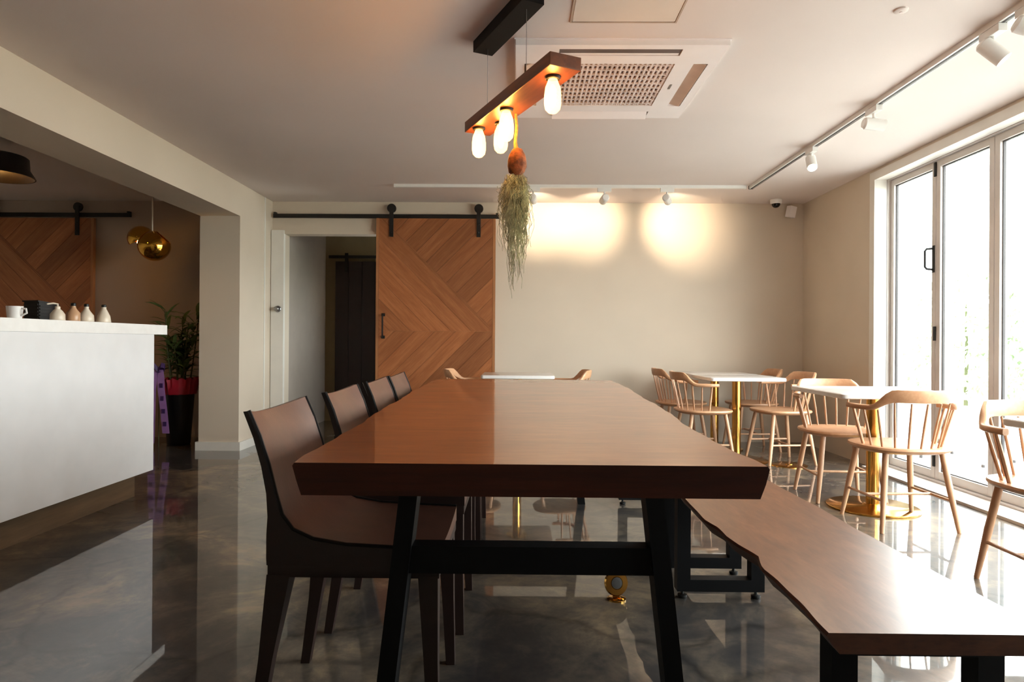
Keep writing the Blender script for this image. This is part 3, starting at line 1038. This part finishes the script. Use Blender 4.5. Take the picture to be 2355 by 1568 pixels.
# air plant hanging from the bar
ap = thing('air_plant', 'hanging ball of brown coir with a beard of grey-green moss under the bar lamp', 'plant', (-0.020, 2.83, 1.95))
obj('rope', tb([(0, 0, 0.0), (0.004, 0, -0.06), (-0.002, 0, -0.12), (0.004, 0, -0.16)], [0.006, 0.007, 0.008, 0.012], 8), 'rope', ap, True)
bm = bmesh.new()
lathe(bm, [(0.006, 0.058), (0.022, 0.050), (0.036, 0.030), (0.042, 0.004), (0.042, -0.020), (0.034, -0.045), (0.018, -0.060), (0.005, -0.063)], 20)
for v in bm.verts:
    v.co += Vector((random.uniform(-1, 1), random.uniform(-1, 1), random.uniform(-1, 1))) * 0.0022
o = obj('coir_ball', bm, 'coir', ap, True); o.location = (0.006, 0, -0.205)
rnd = random.Random(11)
verts, faces = [], []
for k in range(480):
    a = rnd.uniform(0, 2 * PI)
    r0 = 0.040 * math.sqrt(rnd.random())
    z = -0.262 - rnd.uniform(0, 0.05)
    zl = rnd.uniform(0.08, 0.60) * (1.0 - 0.35 * r0 / 0.04) * (0.55 + 0.45 * rnd.random())
    x, y = r0 * math.cos(a), r0 * math.sin(a)
    n = 11
    spread = rnd.uniform(0.2, 0.9) * (1.0 if zl < 0.3 else 0.35)
    prev = None
    for i in range(n):
        tt = i / (n - 1)
        px = x + math.cos(a) * spread * 0.045 * math.sin(tt * 2.4) + rnd.uniform(-1, 1) * 0.010
        py = y + math.sin(a) * spread * 0.045 * math.sin(tt * 2.4) + rnd.uniform(-1, 1) * 0.010
        pz = z - zl * tt
        wd = 0.0011 * (1.1 - 0.5 * tt)
        b0 = len(verts)
        verts += [(px - wd, py, pz), (px + wd, py - wd, pz), (px, py + wd, pz)]
        if prev is not None:
            for j in range(3):
                jj = (j + 1) % 3
                faces.append((prev + j, prev + jj, b0 + jj, b0 + j))
        prev = b0
me = bpy.data.meshes.new('moss_beard')
me.from_pydata(verts, [], faces)
me.materials.append(M['moss'])
mo = bpy.data.objects.new('moss_beard', me)
C.objects.link(mo)
mo.parent = ap
mo['kind'] = 'stuff'

# ------------------------------------------------------------------ ceiling: air conditioner, access panel
ac = thing('air_conditioner', 'white square ceiling cassette air conditioner with a slatted grille', 'air conditioner', (0.463, 3.49, CEIL))
A = 0.488
xs = [-A, -0.445, -0.375, -0.285, 0.285, 0.375, 0.445, A]
def achole(i, j):
    return (i in (1, 5) and j == 3) or (j in (1, 5) and i == 3) or (i == 3 and j == 3)
obj('panel', grid_solid(xs, xs, achole, lambda u, v, t: (u, v, t), -0.030, -0.004), 'acw', ac)
obj('flange', bx(-A - 0.006, A + 0.006, -A - 0.006, A + 0.006, -0.006, 0.0), 'acw', ac)
obj('recess', bx(-0.47, 0.47, -0.47, 0.47, -0.0085, -0.0062), 'acmid', ac)
for k, (x, y, r) in enumerate(((0, -0.387, 0), (0, 0.41, PI), (-0.41, 0, -PI / 2), (0.41, 0, PI / 2))):
    tilt = (0.0, 0.62, 0.35, 0.28)[k]
    bm = bmesh.new()
    box(bm, -0.278, 0.278, -0.030, 0.030, -0.003, 0.003, bev=0.002)
    if k == 0:
        for v in bm.verts:
            v.co.y *= 0.3
    f = obj('flap', bm, 'acw' if k in (0, 1) else 'acflap', ac)
    f.location = (x, y, (-0.024, -0.036, -0.024, -0.024)[k])
    f.rotation_mode = 'XYZ'
    f.rotation_euler = Euler((tilt, 0, r))
obj('slot_shade_plate', bx(-0.283, 0.283, -0.444, -0.376, -0.0262, -0.010), 'acdark', ac)  # plate filling the slot, with the slot's shade put into its colour
for k in range(24):
    x = -0.275 + 0.55 * k / 23
    obj('slat', bx(x - 0.0055, x + 0.0055, -0.283, 0.283, -0.026, -0.014), 'acslat', ac)
for k in range(10):
    y = -0.255 + 0.51 * k / 9
    obj('crossbar', bx(-0.283, 0.283, y - 0.004, y + 0.004, -0.0275, -0.0165), 'acslat', ac)
obj('badge', bx(0.318, 0.330, -0.03, 0.03, -0.0312, -0.0298), 'steel', ac)

hp = thing('access_panel', 'flat square access panel in the ceiling beside the air conditioner', 'panel', (0.44, 2.62, CEIL))
obj('frame', grid_solid([-0.230, -0.222, 0.222, 0.230], [-0.230, -0.222, 0.222, 0.230], lambda i, j: i == 1 and j == 1, lambda u, v, t: (u, v, t), -0.004, 0.0), 'hatch_line', hp)
obj('lid', bx(-0.219, 0.219, -0.219, 0.219, -0.003, 0.0), 'hatch', hp)

# ------------------------------------------------------------------ track lights
tr1 = thing('light_track', 'white lighting track across the ceiling before the back wall', 'track', (0.435, 5.80, CEIL))
obj('channel', grid_solid([-1.54, 1.54], [-0.017, -0.007, 0.007, 0.017], lambda i, j: False, lambda u, v, t: (u, v, t), -0.026, 0.0), 'white', tr1)
for s in (-1, 1):
    obj('end_cap', bx(s * 1.54 - 0.006, s * 1.54 + 0.006, -0.019, 0.019, -0.028, 0.0), 'white', tr1)
tr2 = thing('light_track', 'white lighting track running along the glass doors', 'track', (2.025, 3.70, CEIL))
bm = bmesh.new()
box(bm, -0.018, 0.018, -2.9, 2.1, -0.026, 0.0)
obj('channel', bm, 'white', tr2)
obj('slot', bx(-0.006, 0.006, -2.9, 2.1, -0.0275, -0.0262), 'gasket', tr2)
obj('slot_edge', bx(0.012, 0.0185, -2.9, 2.1, -0.0275, -0.0262), 'steel', tr2)
obj('end_cap', bx(-0.02, 0.02, 2.1, 2.112, -0.028, 0.0), 'gasket', tr2)

def spot_head(lab, loc, along, direction, power, lit=True, angle=74, length=0.12, rad=0.034, group='spot heads on the ceiling tracks'):
    t = thing('track_light', lab, 'spotlight', (loc[0], loc[1], CEIL - 0.0262), 0, group)
    if along == 'X':
        obj('adapter', bx(-0.06, 0.06, -0.019, 0.019, -0.034, 0.0, bev=0.003), 'white', t)
    else:
        obj('adapter', bx(-0.019, 0.019, -0.06, 0.06, -0.034, -0.0015, bev=0.003), 'white', t)
    obj('stem', tb([(0, 0, -0.03), (0, 0, -0.085)], 0.008, 10), 'white', t, True)
    d = Vector(direction).normalized()
    piv = Vector((0, 0, -0.085 - rad * 0.35))
    bm = bmesh.new()
    lathe(bm, [(rad * 0.75, -length * 0.5), (rad, -length * 0.42), (rad, length * 0.5), (rad * 0.88, length * 0.5), (rad * 0.8, length * 0.36)], 20)
    h = obj('head', bm, 'white', t, True)
    h.location = piv
    h.rotation_mode = 'QUATERNION'
    h.rotation_quaternion = d.to_track_quat('Z', 'Y')
    bm = bmesh.new()
    lathe(bm, [(rad * 0.79, length * 0.37), (rad * 0.79, length * 0.39)], 20)
    ln = obj('lens', bm, 'spotface' if lit else 'white', h, False)
    if power:
        P = Vector((loc[0], loc[1], CEIL - 0.0262)) + piv + d * (length * 0.55)
        lamp('spot_light', 'SPOT', P, power, (1.0, 0.80, 0.56), 0.02, P + d, angle, 1.0)
    return t
WALLAIM = (0.06, 0.62, -0.03)
spot_head('spot head hidden behind the hanging moss, aimed at the back wall', (0.115, 5.80), 'X', WALLAIM, 30)
spot_head('spot head on the back track nearer the hanging moss', (0.74, 5.80), 'X', (-0.05, 0.62, -0.05), 30)
spot_head('spot head on the back track nearer the glass-door corner', (1.29, 5.80), 'X', (0.24, 0.62, -0.07), 37)
spot_head('lit spot head on the door-side track closest to the back corner', (2.022, 4.60), 'Y', (-0.15, -0.6, -0.75), 8, angle=150)
spot_head('spot head on the door-side track turned towards the glass', (2.025, 3.80), 'Y', (0.95, -0.05, -0.12), 0, lit=False)
spot_head('bright spot head on the door-side track near the photo corner', (2.025, 2.85), 'Y', (0.55, -0.35, -0.75), 6, angle=120)
spot_head('spot head on the door-side track cut by the photo corner', (2.025, 2.64), 'Y', (0.75, -0.2, -0.4), 0, lit=False)

# ceiling corner: dome camera and sensor
cc = thing('security_camera', 'small white dome camera with a dark lens in the ceiling corner', 'camera', (2.46, 6.36, CEIL))
bm = bmesh.new(); lathe(bm, [(0.055, 0.0), (0.055, -0.028), (0.048, -0.04)], 24)
obj('housing', bm, 'white', cc, True)
bm = bmesh.new(); lathe(bm, [(0.040, -0.040), (0.036, -0.058), (0.022, -0.073), (0.004, -0.078)], 20)
obj('lens_dome', bm, 'lens', cc, True)
sb = thing('motion_sensor', 'small white box sensor tilted in the ceiling corner', 'sensor', (2.645, 6.46, 2.26))
o = obj('housing', bx(-0.038, 0.038, -0.03, 0.03, -0.055, 0.055, bev=0.008), 'acw', sb); o.rotation_euler = (0.12, 0.14, 0.3)
obj('bracket', bx(-0.012, 0.012, 0.0, YB - 6.46, -0.012, 0.012), 'white', sb)
sd = thing('smoke_detector', 'small round white detector on the ceiling near the door-side track', 'detector', (1.57, 2.74, CEIL))
bm = bmesh.new(); lathe(bm, [(0.028, 0.0), (0.027, -0.006), (0.020, -0.009), (0.010, -0.010)], 20)
obj('housing', bm, 'ceil', sd, True)
bm = bmesh.new(); lathe(bm, [(0.006, -0.0095), (0.006, -0.012)], 10)
obj('sensor', bm, 'acslat', sd, True)

# ------------------------------------------------------------------ kitchen: pendant lamps and plant
gp = thing('gold_pendant_lamp', 'gold pendant lamp of two mirrored half globes by the kitchen wall', 'lamp', (-3.31, 5.90, 1.845))
obj('cord', tb([(0.0, 0, 0.06), (0.0, 0, CEIL - 1.845)], 0.006, 8), 'bottle', gp, True)
def hemi(r, th, a0, a1, n=24, m=12):
    """shell of revolution between two polar angles, with thickness"""
    prof = []
    for i in range(m + 1):
        a = a0 + (a1 - a0) * i / m
        prof.append((max(0.001, r * math.sin(a)), r * math.cos(a)))
    for i in range(m, -1, -1):
        a = a0 + (a1 - a0) * i / m
        prof.append((max(0.001, (r - th) * math.sin(a)), (r - th) * math.cos(a)))
    bm = bmesh.new()
    rings = [[(q[0] * math.cos(2 * PI * k / n), q[0] * math.sin(2 * PI * k / n), q[1]) for k in range(n)] for q in prof]
    ring_loft(bm, rings, closed=True)
    return bm
s1 = obj('upper_shell', hemi(0.115, 0.003, 0.02, PI / 2), 'gold', gp, True)
s1.location = (-0.085, -0.02, 0.03); s1.rotation_euler = (0.35, -0.45, 0)
s2 = obj('lower_shell', hemi(0.135, 0.003, 0.02, PI * 0.80), 'gold', gp, True)
s2.location = (0.035, -0.03, -0.035); s2.rotation_euler = (PI - 0.15, 0.75, 0)
bm = bmesh.new(); lathe(bm, [(0.022, -0.08), (0.040, -0.07), (0.040, 0.05), (0.018, 0.065)], 20)
obj('socket_tube', bm, 'gold', gp, True)
bm = bmesh.new(); lathe(bm, [(0.004, -0.062), (0.022, -0.05), (0.030, -0.02), (0.022, 0.015), (0.012, 0.03)], 16)
o = obj('bulb', bm, 'bulb', gp, True); o.location = (-0.075, -0.05, 0.01)

kl = thing('kitchen_pendant_lamp', 'wide black shade lamp with a copper inside, cut by the photo edge', 'lamp', (-3.62, 4.50, 2.09))
bm = bmesh.new()
rings = [(0.235, 0.0), (0.225, 0.02), (0.200, 0.06), (0.195, 0.135), (0.185, 0.143), (0.03, 0.146), (0.03, 0.138), (0.180, 0.134), (0.188, 0.06), (0.214, 0.02), (0.226, 0.0)]
n = 32
ring_loft(bm, [[(r * math.cos(2 * PI * k / n), r * math.sin(2 * PI * k / n), z) for k in range(n)] for r, z in rings], closed=True)
obj('shade', bm, 'shade', kl, True)
bm = bmesh.new()
lathe(bm, [(0.180, 0.120), (0.05, 0.128), (0.03, 0.132)], 32)
obj('reflector', bm, 'copper', kl, True)
bm = bmesh.new(); lathe(bm, [(0.003, 0.03), (0.026, 0.045), (0.032, 0.075), (0.016, 0.115), (0.014, 0.128)], 16)
obj('bulb', bm, 'bulb', kl, True)
obj('cord', tb([(0, 0, 0.14), (0, 0, CEIL - 2.09)], 0.004, 6), 'blackmat', kl)

pp = thing('potted_plant', 'leafy bamboo-like plant in a tall black pot beside the column', 'plant', (-3.16, 6.10, 0))
bm = bmesh.new()
lathe(bm, [(0.095, 0.0), (0.10, 0.01), (0.135, 0.50), (0.148, 0.51), (0.148, 0.56), (0.135, 0.56), (0.128, 0.52)], 28)
obj('pot', bm, 'pot', pp, True)
bm = bmesh.new(); lathe(bm, [(0.129, 0.520), (0.06, 0.527), (0.01, 0.53)], 20)
obj('soil', bm, 'soil', pp)
bm = bmesh.new()
rnd = random.Random(4)
n = 48
rings = []
for r0, z, amp in ((0.149, 0.470, 0.002), (0.156, 0.52, 0.006), (0.160, 0.575, 0.012), (0.168, 0.615, 0.020), (0.160, 0.612, 0.020), (0.152, 0.57, 0.010), (0.1485, 0.50, 0.0)):
    rings.append([((r0 + amp * math.sin(k * 2.9)) * math.cos(2 * PI * k / n), (r0 + amp * math.sin(k * 2.9)) * math.sin(2 * PI * k / n), z + amp * 0.6 * math.sin(k * 1.9)) for k in range(n)])
ring_loft(bm, rings, closed=True)
obj('red_wrap', bm, 'red', pp, True)
# leaves
bm = bmesh.new()
lp = [(0.0, 0.002), (0.25, 0.011), (0.55, 0.012), (0.8, 0.007), (1.0, 0.0005)]
rings = []
for tt, wd in lp:
    zc = 0.020 * math.sin(tt * PI * 0.8) - 0.02 * tt * tt
    rings.append([(-wd, tt * 0.16, zc), (0, tt * 0.16, zc - wd * 0.35), (wd, tt * 0.16, zc), (0, tt * 0.16, zc - wd * 0.35 + 0.0012)])
ring_loft(bm, rings)
leaf_me = None
for s in range(9):
    a = s * 2.399
    r = 0.02 + 0.008 * s
    top = 0.84 + 0.058 * s
    lean = 0.05 + 0.02 * (s % 3)
    st = obj('stem', tb([(r * math.cos(a), r * math.sin(a), 0.52), (r * math.cos(a) * 1.6, r * math.sin(a) * 1.6, (top + 0.52) / 2), ((r + lean) * math.cos(a), (r + lean) * math.sin(a), top)], [0.007, 0.006, 0.003], 7), 'stem', pp, True)
    for k in range(24):
        tt = 0.30 + 0.70 * k / 23
        z = 0.52 + (top - 0.52) * tt
        rr = r + lean * tt * tt
        if leaf_me is None:
            lf = obj('leaf', bm, 'leaf', st, True)
            leaf_me = lf.data
        else:
            lf = bpy.data.objects.new('leaf', leaf_me)
            C.objects.link(lf)
            lf.parent = st
        lf.location = (rr * math.cos(a), rr * math.sin(a), z)
        lf.rotation_euler = (rnd.uniform(-0.1, 0.85), rnd.uniform(-0.3, 0.3), rnd.uniform(0, 2 * PI))
        q = rnd.uniform(0.8, 1.2)
        lf.scale = (q * 1.5, q * 1.1, q)
# ribbon
rb = thing('gift_ribbon', 'purple printed gift ribbon with two long tails beside the black pot', 'ribbon', (-3.245, 5.90, 0))
def strip(bm, pts, wdir, hw, th=0.0015):
    rings = []
    wv = Vector(wdir).normalized() * hw
    for p in pts:
        p = Vector(p)
        rings.append([p - wv, p + wv, p + wv + Vector((0, th, 0)), p - wv + Vector((0, th, 0))])
    ring_loft(bm, rings)
for k, (dx, z0, lean) in enumerate(((-0.045, 0.04, -0.012), (0.035, 0.13, 0.045))):
    bm = bmesh.new()
    pts = [(dx * 0.3, 0, 0.70), (dx * 0.8, -0.012, 0.64), (dx, -0.016, 0.52), (dx + lean * 0.5, -0.012, 0.33), (dx + lean, -0.014, z0)]
    strip(bm, pts, (1, 0, 0), 0.032)
    tl = obj('tail', bm, 'purple', rb, True)
    for j in range(4):
        z = 0.56 - j * 0.115
        if z < z0 + 0.03:
            continue
        xx = dx + lean * (0.52 - z) / max(0.1, 0.52 - z0) if z < 0.52 else dx
        obj('print_mark', bx(xx - 0.014, xx + 0.014, -0.0205, -0.0165, z - 0.02, z + 0.02), 'purple_dk', tl)
bm = bmesh.new()
for s in (-1, 1):
    strip(bm, [(0, -0.005, 0.70), (s * 0.035, -0.02, 0.745), (s * 0.060, -0.01, 0.735), (s * 0.055, 0.004, 0.705), (0, 0.0, 0.695)], (0, 0.3, 1), 0.022)
obj('bow', bm, 'purple_dk', rb, True)
obj('stick', tb([(0.0, 0.012, 0.0), (0.0, 0.012, 0.72)], 0.004, 6), 'stem', rb)

# ------------------------------------------------------------------ outside the glass doors
struct(obj('floor_terrace', bx(3.04, 6.6, -6, 14, -0.14, -0.02), 'deck'), 'pale terrace outside the glass doors')
struct(obj('ground', bx(6.6, 60, -40, 60, -0.6, -0.3), 'lawn'), 'garden ground beyond the terrace')
rl = thing('terrace_railing', 'pale railing along the outer edge of the terrace', 'railing', (6.3, 5.0, -0.02))
obj('top_rail', bx(-0.025, 0.025, -8, 9, 1.12, 1.16), 'rail', rl)
obj('bottom_rail', bx(-0.015, 0.015, -8, 9, 0.10, 0.13), 'rail', rl)
for k in range(9):
    y = -7.9 + k * 2.1
    obj('post', bx(-0.025, 0.025, y - 0.025, y + 0.025, 0.0, 1.12), 'rail', rl)
rnd = random.Random(21)
def shrub(lab, x, y, h, r):
    t = thing('shrub', lab, 'shrub', (x, y, -0.3), 0, 'garden shrubs beyond the railing')
    V, Fc = [], []
    for k in range(1500):
        a, b = rnd.uniform(0, 2 * PI), rnd.uniform(-1, 1)
        q = rnd.random() ** 0.33
        cr = math.sqrt(1 - b * b)
        p = Vector((math.cos(a) * cr * r * q, math.sin(a) * cr * r * q, h * 0.55 + b * h * 0.46 * q))
        e = Euler((rnd.uniform(0, 6), rnd.uniform(0, 6), rnd.uniform(0, 6))).to_matrix()
        s = rnd.uniform(0.05, 0.10)
        b0 = len(V)
        for c in ((-s, 0, 0), (0, -s * 0.45, 0.01), (s, 0, 0), (0, s * 0.45, 0.01)):
            V.append(p + e @ Vector(c))
        Fc.append((b0, b0 + 1, b0 + 2, b0 + 3))
    me = bpy.data.meshes.new('foliage')
    me.from_pydata([tuple(v) for v in V], [], Fc)
    me.materials.append(M['shrub'])
    o = bpy.data.objects.new('foliage', me)
    C.objects.link(o)
    o.parent = t
    o['kind'] = 'stuff'
    obj('stem', tb([(0, 0, 0), (0.03, 0.02, h * 0.4), (0, 0, h * 0.8)], [0.04, 0.03, 0.015], 7), 'stem', t, True)
shrub('rounded green shrub seen through the second glass panel', 7.6, 11.3, 2.5, 0.95)
shrub('low green shrub beside the frame of the second glass panel', 7.4, 9.5, 2.1, 0.8)
shrub('green shrub seen at the edge of the third glass panel', 7.8, 7.7, 2.4, 0.95)
shrub('farther pale shrub behind the railing, towards the back wall', 8.8, 13.6, 1.7, 1.0)
gc = thing('garden_chair', 'thin grey metal garden chair standing on the terrace outside', 'chair', (3.86, 5.72, -0.02), 0.5)
bm = bmesh.new(); box(bm, -0.21, 0.21, -0.21, 0.21, 0.43, 0.45, bev=0.006)
obj('seat', bm, 'rail', gc)
bm = bmesh.new(); box(bm, -0.21, 0.21, 0.20, 0.22, 0.60, 0.82, bev=0.006)
obj('backrest', bm, 'rail', gc)
for sx in (-1, 1):
    for sy in (-1, 1):
        lg = obj('leg', tb([(sx * 0.19, sy * 0.19, 0.43 if sy < 0 else 0.80), (sx * 0.24, sy * 0.25, 0.0)], 0.010, 8), 'garden_metal', gc, True)
        bm = bmesh.new(); lathe(bm, [(0.014, 0.0), (0.014, 0.02), (0.010, 0.024)], 10, (sx * 0.238, sy * 0.248))
        obj('foot_cap', bm, 'gasket', lg, True)
